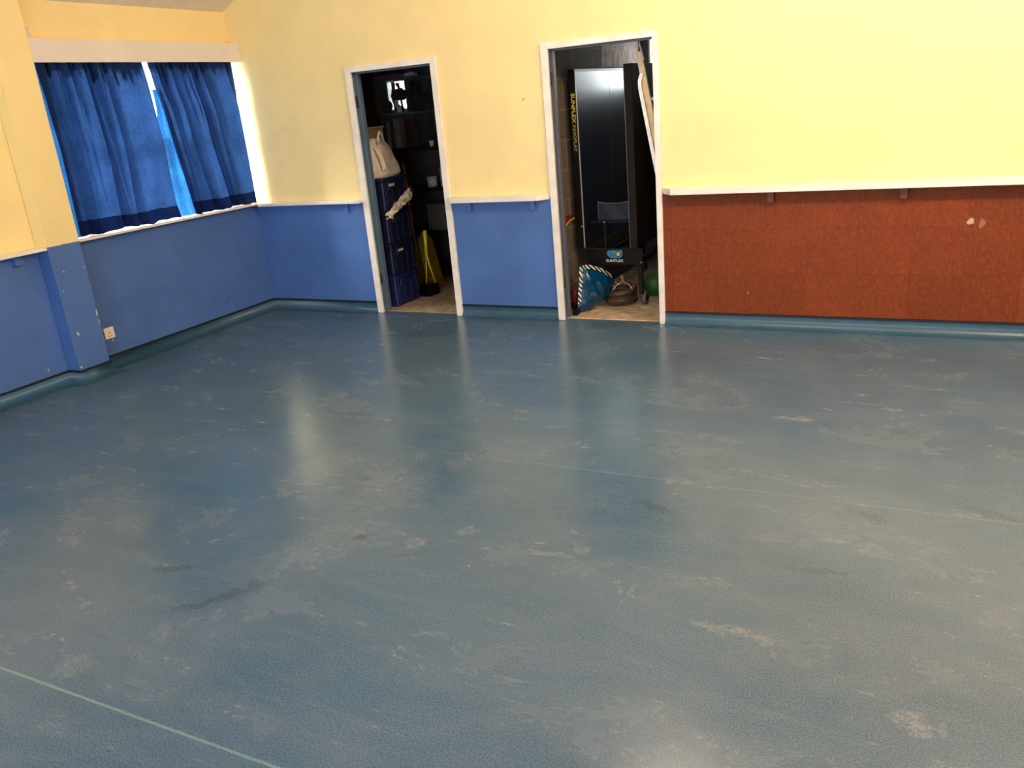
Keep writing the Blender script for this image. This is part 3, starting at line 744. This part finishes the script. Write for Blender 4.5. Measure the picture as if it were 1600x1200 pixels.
cup('cup', (1.06, 1.42, 1.315), .025, .055, 'small white cup on the shelf right of the clear boxes', 'cup')
b = MB().lathe([(.04, 0), (.045, .01), (.045, .17), (.03, .22), (.018, .23), (.018, .26), (.02, .28)], (0, 0, 0), 20)
o = b.build('bottle', M['whiteware']); o.location = (1.17, 1.42, .925); tag(o, 'white plastic bottle on the shelf below the small white cup', 'bottle')
for i in range(3):
    cup('bowl', (1.03, 1.40, .925 + i * .032), .055, .035, ('bottom', 'middle', 'top')[i] + ' bowl of the stack of white bowls on the shelf', 'bowl', group='white bowls on the shelf')
bx2 = tag(MB().box(.95, 1.28, 1.36, 1.70, .50, .76, .005).build('cardboard_box', simple('grey_card', (.085, .07, .058), .8)), 'cardboard box on the low shelf behind the floor sign', 'box')
bn = empty('waste_bin', (1.46, 1.09, 0), 'black waste bin on the floor near the right of the first doorway', 'bin')
MB().lathe([(.09, 0), (.115, .33), (.108, .33), (.085, .01)], (1.46, 1.09, 0), 24).build('bin_body', M['black'], bn)
MB().lathe([(.113, .322), (.121, .322), (.121, .337), (.113, .337)], (1.46, 1.09, 0), 24, cap=False).build('rim', M['black'], bn)

# ------------------------------------------------------------------ second store room: folded table-tennis table
Y0, Y1, ZT0, ZT1 = .46, 1.985, .482, 1.863
tt = empty('table_tennis_table', (3.23, 1.2, 0), 'black and dark blue table tennis table folded upright in the second doorway', 'table')
def text_mesh(txt, size, mat, name, parent, M4, sx=1.0, ext=.0008):
    cu = bpy.data.curves.new('txt', 'FONT'); cu.body = txt; cu.size = size; cu.extrude = ext; cu.align_x = 'LEFT'; cu.resolution_u = 3; cu.offset = .0008
    to = bpy.data.objects.new('txt', cu); COL.objects.link(to); bpy.context.view_layer.update()
    me = bpy.data.meshes.new_from_object(to.evaluated_get(bpy.context.evaluated_depsgraph_get()))
    bpy.data.objects.remove(to); bpy.data.curves.remove(cu)
    xs = [v.co.x for v in me.vertices]; x0, x1 = min(xs), max(xs)
    ys = [v.co.y for v in me.vertices]; y0, y1 = min(ys), max(ys)
    for v in me.vertices:
        v.co.x = (v.co.x - x0) / (x1 - x0); v.co.y = (v.co.y - y0) / (y1 - y0)
    me.transform(M4); me.materials.clear(); me.materials.append(mat); me.name = name
    o = bpy.data.objects.new(name, me); COL.objects.link(o); o.parent = parent; o.location = -Vector(parent.location)
    return o
def frame4(o, ex, ey, ez=(0, -1, 0)):
    return Matrix(((ex[0], ey[0], ez[0], o[0]), (ex[1], ey[1], ez[1], o[1]), (ex[2], ey[2], ez[2], o[2]), (0, 0, 0, 1)))
for side, (x0, x1) in enumerate(((2.958, 3.012), (3.405, 3.468))):
    sgn = 1 if side == 0 else -1
    xi = x1 if side == 0 else x0
    lo, hi = (x0, xi - .004) if side == 0 else (xi + .004, x1)
    MB().box(lo, hi, Y0 + .012, Y1, ZT0, ZT1, .002).build('table_half', M['black'] if side == 0 else M['brown_metal'], tt)
    a, c = sorted((xi - sgn * .004, xi))
    MB().box(a, c, Y0, Y1, ZT0, ZT1, .001).build('playing_surface', M['table_top'], tt)
    a, c = sorted((xi, xi + sgn * .0006))
    for n_, q in (('border_line', (Y0 + .0005, Y0 + .020, ZT0, ZT1)), ('border_line', (Y0 + .02, Y1, ZT1 - .02, ZT1 - .0005)), ('border_line', (Y1 - .02, Y1, ZT0, ZT1 - .02)), ('centre_line', ((Y0 + Y1) / 2 - .0015, (Y0 + Y1) / 2 + .0015, ZT0, ZT1 - .02))):
        MB().box(a, c, *q).build(n_, M['line_white'] if n_ == 'border_line' else M['net_tape'], tt)
    MB().box(lo, hi - (.0 if side == 0 else 0), Y0, Y0 + .0115, ZT0, ZT1, .001).build('side_rail', M['black'] if side == 0 else M['brown_metal'], tt)
# lettering runs down the left rail, tops of the letters to the right
o = text_mesh('SUNFLEX', .05, M['text_yellow'], 'lettering', tt, frame4((2.971, Y0 - .0012, 1.688), (0, 0, -.222), (.031, 0, 0)))
o['label'] = 'yellow lettering SUNFLEX'
o = text_mesh('INDOPLAY', .05, simple('dim_yellow_lettering', (.34, .27, .05), .5), 'lettering', tt, frame4((2.973, Y0 - .0012, 1.455), (0, 0, -.205), (.026, 0, 0)), ext=.0004)
o['label'] = 'smaller yellow lettering'
# chassis
MB().box(3.045, 3.505, Y0, Y0 + .012, .345, .468, .004).build('name_plate', M['black'], tt)
MB().box(3.03, 3.51, Y0 - .002, Y0 + .02, .468, .478, .003).build('plate_rail', M['brown_metal'], tt)
def ellipse(cx, cz, rx, rz, y0, y1, mat, name, parent, n=28):
    pts = [(cx + rx * math.cos(2 * PI * k / n), cz + rz * math.sin(2 * PI * k / n)) for k in range(n)]
    return MB().prism(pts, y0, y1, mat=Matrix(((1, 0, 0, 0), (0, 0, 1, 0), (0, 1, 0, 0), (0, 0, 0, 1)))).build(name, mat, parent)
pl_ = [(3.215, .462), (3.337, .465), (3.337, .42), (3.325, .405), (3.28, .399), (3.235, .402), (3.212, .42), (3.203, .44)]
lf = MB().prism(pl_, Y0 - .0016, Y0, mat=Matrix(((1, 0, 0, 0), (0, 0, 1, 0), (0, 1, 0, 0), (0, 0, 0, 1)))).build('logo_field', M['logo_blue'], tt)
ellipse(3.302, .434, .022, .022, Y0 - .0026, Y0 - .0016, M['black'], 'logo_ring', tt)
ellipse(3.302, .434, .0165, .0165, Y0 - .0034, Y0 - .0026, M['logo_yellow'], 'logo_ball', tt)
ellipse(3.302, .434, .004, .004, Y0 - .004, Y0 - .0034, M['card'], 'logo_dot', tt)
o = text_mesh('SUNFLEX', .05, M['text_white'], 'lettering', tt, frame4((3.196, Y0 - .0012, .369), (.148, 0, 0), (0, 0, .021)))
o['label'] = 'white lettering SUNFLEX'
for y in (Y0 + .04, 1.78):
    for x in (3.08, 3.475):
        lg = MB().box(x - .016, x + .016, y - .016, y + .016, .10, .40, .003).build('leg', M['black_metal'], tt)
for y in (.545, 1.80):
    for x in (3.08, 3.492):
        w_ = MB().lathe([(.03, -.014), (.052, -.014), (.057, -.008), (.057, .008), (.052, .014), (.03, .014)], (0, 0, 0), 28, mat=Matrix.Rotation(PI / 2, 4, 'Y'))
        wo = w_.build('wheel', simple('grey_tyre', (.10, .085, .07), .6, .2), tt)
        wo.location = Vector((x, y, .057)) - Vector(tt.location)
        wh = MB().lathe([(.028, -.016), (.028, .016)], (0, 0, 0), 18, mat=Matrix.Rotation(PI / 2, 4, 'Y')).build('hub', M['black'], None)
        wh.parent = wo; wh.location = (0, 0, 0)
for x in (3.08, 3.475):
    MB().box(x - .015, x + .015, Y0 + .02, 1.80, .36, .40, .003).build('chassis_beam', M['black_metal'], tt)
MB().box(3.0125, 3.405, .548, .566, .668, .688, .003).build('cross_bar', M['black_metal'], tt)
MB().box(3.155, 3.175, .546, .566, .40, .668, .002).build('upright', M['black_metal'], tt)
for x, y, z in ((3.165, .540, .678), (3.385, .540, .680), (3.492, Y0 - .004, .367), (3.0, Y0 - .003, .66)):
    MB().lathe([(.003, -.006), (.008, -.003), (.008, .003)], (x, y, z), 12, mat=Matrix.Rotation(-PI / 2, 4, 'X')).build('bolt', M['steel'], tt)
# net folded between the halves, resting on the cross bar
def sag(x): return .845 + .22 * (x - 3.25) ** 2 * 4 - .02
MB().grid(lambda u, v: Vector((3.115 + .275 * u, .557 + .008 * math.sin(u * 9 + v * 4), .690 + (sag(3.115 + .275 * u) - .690) * v)), 20, 10, .004).build('net', M['net'], tt)
MB().tube([(3.115, .552, .69), (3.115, .552, .84)] + [(3.115 + .275 * i / 8, .552, sag(3.115 + .275 * i / 8)) for i in range(9)], .005, 8).build('net_tape', M['net_tape'], tt)

# blue carrier bag
cb = empty('carrier_bag', (3.10, .36, 0), 'shiny blue plastic carrier bag with black and white zebra trim on the store room floor', 'bag')
OUT = [(0, -.005), (.10, .0), (.20, .045), (.30, .10), (.345, .17), (.33, .235), (.265, .30), (.16, .355), (.075, .375), (.03, .36), (.02, .26), (.0, .12)]
AX = Vector((.62, .785, 0)).normalized(); NB = Vector((.785, -.62, 0)).normalized()
P0 = Vector((3.035, .205, .006))
def outline(t):
    n = len(OUT); f = (t % 1.0) * n; i = int(f); k = f - i
    p = [OUT[(i + j - 1) % n] for j in range(4)]
    def cr(a, b_, c_, d_): return .5 * (2 * b_ + (c_ - a) * k + (2 * a - 5 * b_ + 4 * c_ - d_) * k * k + (3 * b_ - a - 3 * c_ + d_) * k ** 3)
    return cr(*[q[0] for q in p]), cr(*[q[1] for q in p])
CX, CZ = .15, .17
def bagface(sgn):
    def f(u, v):
        ox, oz = outline(u); x = CX + (ox - CX) * v; z = CZ + (oz - CZ) * v
        th = .055 * (1 - v ** 2.2) * (1.15 - z * .9) * sgn
        wr = .017 * mnoise.noise(Vector((x * 16, z * 9 + x * 14, sgn))) * (1 - v * .5) + .010 * math.sin((x * .9 + z) * 60 + 5 * mnoise.noise(Vector((x * 7, z * 7, 0)))) * (1 - v) * .9
        p = P0 + AX * x + NB * (th + wr * (1 if sgn > 0 else .5)) + Vector((0, 0, max(z, 0.0)))
        return p
    return f
b = MB(); b.grid(bagface(1), 72, 16); b.grid(bagface(-1), 72, 16)
b.build('bag_body', M['bag_blue'], cb)
def edge(t0, t1, name):
    def f(u, v):
        t = t0 + (t1 - t0) * u; ox, oz = outline(t); k = 1.02 - .16 * v
        x = CX + (ox - CX) * k; z = CZ + (oz - CZ) * k
        th = .055 * (1 - min(1, k) ** 2.2) + .006
        return P0 + AX * x + NB * th + Vector((0, 0, max(z, .002)))
    return MB().grid(f, 30, 4, .002).build(name, M['zebra'], cb)
edge(.42, .68, 'zebra_trim'); edge(.74, .95, 'zebra_trim')

# brown coiled hose with twine
hs_ = empty('coiled_hose', (3.285, .50, 0), 'coil of thick brown hose tied with pale twine on the store room floor', 'hose')
pts = []
for i in range(130):
    t = i / 129; a = 2 * PI * 3.3 * t + .6
    R = .108 + .008 * math.sin(a * .37 + 1) - .01 * t
    pts.append((3.285 + R * math.cos(a), .54 + R * math.sin(a), .030 + .105 * t + .012 * math.sin(a + .5) * t))
MB().tube(pts, .029, 14).build('hose', M['hose'], hs_)
TW = lambda q: [(x + .01, y + .04, z) for x, y, z in q]
MB().tube(TW([(3.255, .395, .145), (3.262, .41, .172), (3.275, .44, .176), (3.285, .47, .182), (3.30, .50, .185), (3.285, .505, .215), (3.272, .50, .235), (3.285, .498, .245), (3.295, .50, .228), (3.29, .50, .20), (3.27, .46, .178), (3.255, .42, .17)]), .0030, 8).build('twine', M['twine'], hs_)
MB().tube(TW([(3.30, .50, .183), (3.33, .48, .182), (3.36, .46, .172), (3.385, .44, .155), (3.395, .43, .14)]), .0030, 8).build('twine', M['twine'], hs_)
MB().tube(TW([(3.275, .45, .178), (3.245, .46, .19), (3.235, .44, .178), (3.25, .40, .168), (3.245, .375, .14)]), .003, 8).build('twine', M['twine'], hs_)

# small things near the doorway
gb = MB().lathe([(.012, 0)] + [(.098 * math.sin(a), .098 - .098 * math.cos(a)) for a in [PI * k / 16 for k in range(1, 16)]] + [(.012, .196)], (0, 0, 0), 28).build('ball', M['green'])
gb.location = (3.475, .86, 0.0); tag(gb, 'green ball on the floor behind the table wheel', 'ball')
lump('holdall', (3.72, 1.22, 0.0), (.16, .14, .24), M['darkred'], 'dark red soft bag on the floor behind the green ball', 'bag', 11)
rc = empty('canister', (2.96, .34, 0), 'small red canister with a black base against the block wall', 'canister')
MB().lathe([(.034, .06), (.036, .065), (.036, .14), (.028, .165), (.012, .17)], (2.955, .335, 0), 20).build('canister_body', M['red'], rc)
MB().lathe([(.038, 0), (.038, .06), (.03, .062)], (2.955, .335, 0), 20).build('base', M['black'], rc)
tag(MB().prism([(3.012, .12), (3.055, .12), (3.052, .20), (3.012, .205)], 0, .042, .004).build('door_wedge', M['black']), 'black wedge on the floor at the left foot of the second doorway', 'wedge')
ar = empty('wall_ornament', (2.90, .40, .69), 'red and yellow crescent-shaped thing on the block wall inside the second doorway', 'ornament')
YZX = Matrix(((0, 0, 1, 0), (1, 0, 0, 0), (0, 1, 0, 0), (0, 0, 0, 1)))
def arcp(rz, n=14): return [(.275 + .22 * k / n, .688 + .042 * k / n + rz * math.sin(PI * k / n)) for k in range(n + 1)]
MB().prism(arcp(.05) + arcp(.012)[::-1][1:-1], 2.90, 2.925, mat=YZX).build('red_band', M['red'], ar)
MB().prism(arcp(.014) + [(q[0], q[1] - .012) for q in arcp(.012)[::-1]], 2.90, 2.93, mat=YZX).build('yellow_rim', M['yellow'], ar)

# stepladder folded and leaning
ld = empty('stepladder', (3.9, .5, 0), 'folded stepladder leaning at the right side of the second doorway', 'ladder')
LY0, LY1 = .29, .66
def lx(z): return 3.588 + .179 * (1.9 - z)
def flatbar(pts, y, w, t):
    b = bmesh.new(); rows = []
    for i, (x, z) in enumerate(pts):
        a = pts[max(i - 1, 0)]; c = pts[min(i + 1, len(pts) - 1)]
        d = Vector((c[0] - a[0], c[1] - a[1])).normalized(); nx, nz = -d.y, d.x
        rows.append([b.verts.new((x + nx * w / 2 * s, yy, z + nz * w / 2 * s)) for s, yy in ((-1, y), (1, y), (1, y + t), (-1, y + t))])
    for i in range(len(rows) - 1):
        for j in range(4): b.faces.new((rows[i][j], rows[i][(j + 1) % 4], rows[i + 1][(j + 1) % 4], rows[i + 1][j]))
    b.faces.new(rows[0]); b.faces.new(rows[-1][::-1])
    bmesh.ops.recalc_face_normals(b, faces=b.faces); m = MB(); m._merge(b); return m
for y in (LY0, LY1):
    flatbar([(lx(0.0), 0.0), (lx(1.0), 1.0), (lx(1.93), 1.93)], y, .042, .022).build('front_rail', M['ladder_wood'], ld)
    B_ = [(lx(.02) - .034, .02), (lx(1.0) - .034, 1.0), (lx(1.60) - .034, 1.60), (lx(1.68) - .034, 1.68), (lx(1.73) - .026, 1.73), (lx(1.76) - .012, 1.76), (lx(1.78) + .004, 1.78)]
    flatbar(B_, y - .024 if y == LY0 else y + .024, .026, .020).build('rear_rail', M['alu'], ld)
for k in range(6):
    z = .25 + k * .27
    MB().box(lx(z) - .02, lx(z) + .075, LY0 + .022, LY1, z - .012, z + .012, .003).build('tread', M['ladder_wood'], ld)
for y in (LY0 - .012, LY1 + .034):
    MB().lathe([(.004, -.006), (.009, -.004), (.009, .004)], (lx(1.77), y, 1.772), 12, mat=Matrix.Rotation(PI / 2, 4, 'X')).build('hinge_bolt', M['steel'], ld)
MB().tube([(lx(2.03) + .022, LY0 - .01, 2.03), (lx(1.87) + .03, LY0 - .012, 1.87)], [.005, .009], 8).build('stay', M['whiteware'], ld)['label'] = 'white metal stay'

# ------------------------------------------------------------------ light
def area(name, loc, rot, sx, sy, power, col):
    l = bpy.data.lights.new(name, 'AREA'); l.shape = 'RECTANGLE'; l.size = sx; l.size_y = sy; l.energy = power; l.color = col
    o = bpy.data.objects.new(name, l); o.location = loc; o.rotation_euler = rot; COL.objects.link(o); return o
def point(name, loc, power, col, r=.06):
    l = bpy.data.lights.new(name, 'POINT'); l.energy = power; l.color = col; l.shadow_soft_size = r
    o = bpy.data.objects.new(name, l); o.location = loc; COL.objects.link(o); return o
WARM = (1.0, 0.76, 0.53)
for i, (x, y, z, p) in enumerate(((4.4, -1.95, 2.72, 95), (6.5, -1.9, 2.85, 215))):
    point('ceiling_lamp', (x, y, z), p, WARM, .16 if i == 0 else .09)
# added lamp on the solid left wall; daylight through the opening behind the viewer
DAY = (0.72, 0.87, 1.0)
area('unseen_daylight', (.04, -6.8, 1.6), (0, -PI / 2, 0), 1.2, 3.6, 40, DAY)  # added cool fill, no window in the wall here
area('unseen_daylight', (4.0, RY0 - .25, 1.65), (PI / 2, 0, 0), 5.6, 1.3, 85, DAY)
w = bpy.data.worlds.new('World'); S.world = w; w.use_nodes = True
bg = w.node_tree.nodes['Background']; bg.inputs[0].default_value = (.93, .97, 1.0, 1); bg.inputs[1].default_value = 8.0
pl = area('window_portal', (-.28, -0.97, 1.65), (0, -PI / 2, 0), 1.36, 1.94, 1, (1, 1, 1)); pl.data.cycles.is_portal = True
sun = bpy.data.lights.new('sun', 'SUN'); sun.energy = 20.0; sun.angle = math.radians(24); sun.color = (1, .95, .85)
so_ = bpy.data.objects.new('sun', sun); COL.objects.link(so_)
so_.rotation_euler = Vector((1, .75, -.75)).to_track_quat('-Z', 'Y').to_euler()

# ------------------------------------------------------------------ camera
def make_camera():
    C = Vector((5.58538, -5.84510, 1.67854)); yaw, pitch, roll = 0.4896336, -0.3292744, -0.0906797
    sy, cy = math.sin(yaw), math.cos(yaw)
    f = Vector((-sy * math.cos(pitch), cy * math.cos(pitch), math.sin(pitch))); r = Vector((cy, sy, 0)); u = r.cross(f)
    r2 = r * math.cos(roll) + u * math.sin(roll); u2 = -r * math.sin(roll) + u * math.cos(roll)
    cam = bpy.data.cameras.new('camera'); o = bpy.data.objects.new('camera', cam); COL.objects.link(o)
    cam.sensor_fit = 'HORIZONTAL'; cam.sensor_width = 36; cam.lens = 1292.306 * 36 / 1600; cam.clip_start = .05
    m = Matrix(((r2.x, u2.x, -f.x, C.x), (r2.y, u2.y, -f.y, C.y), (r2.z, u2.z, -f.z, C.z), (0, 0, 0, 1)))
    o.matrix_world = m; S.camera = o
make_camera()
S.view_settings.view_transform = 'Standard'; S.view_settings.look = 'None'; S.view_settings.gamma = 1.0; S.view_settings.exposure = 0.0
S.view_settings.use_curve_mapping = False
S.cycles.use_denoising = True
S.cycles.max_bounces = 10; S.cycles.diffuse_bounces = 6; S.cycles.glossy_bounces = 4; S.cycles.transparent_max_bounces = 12
S.cycles.sample_clamp_indirect = 6.0
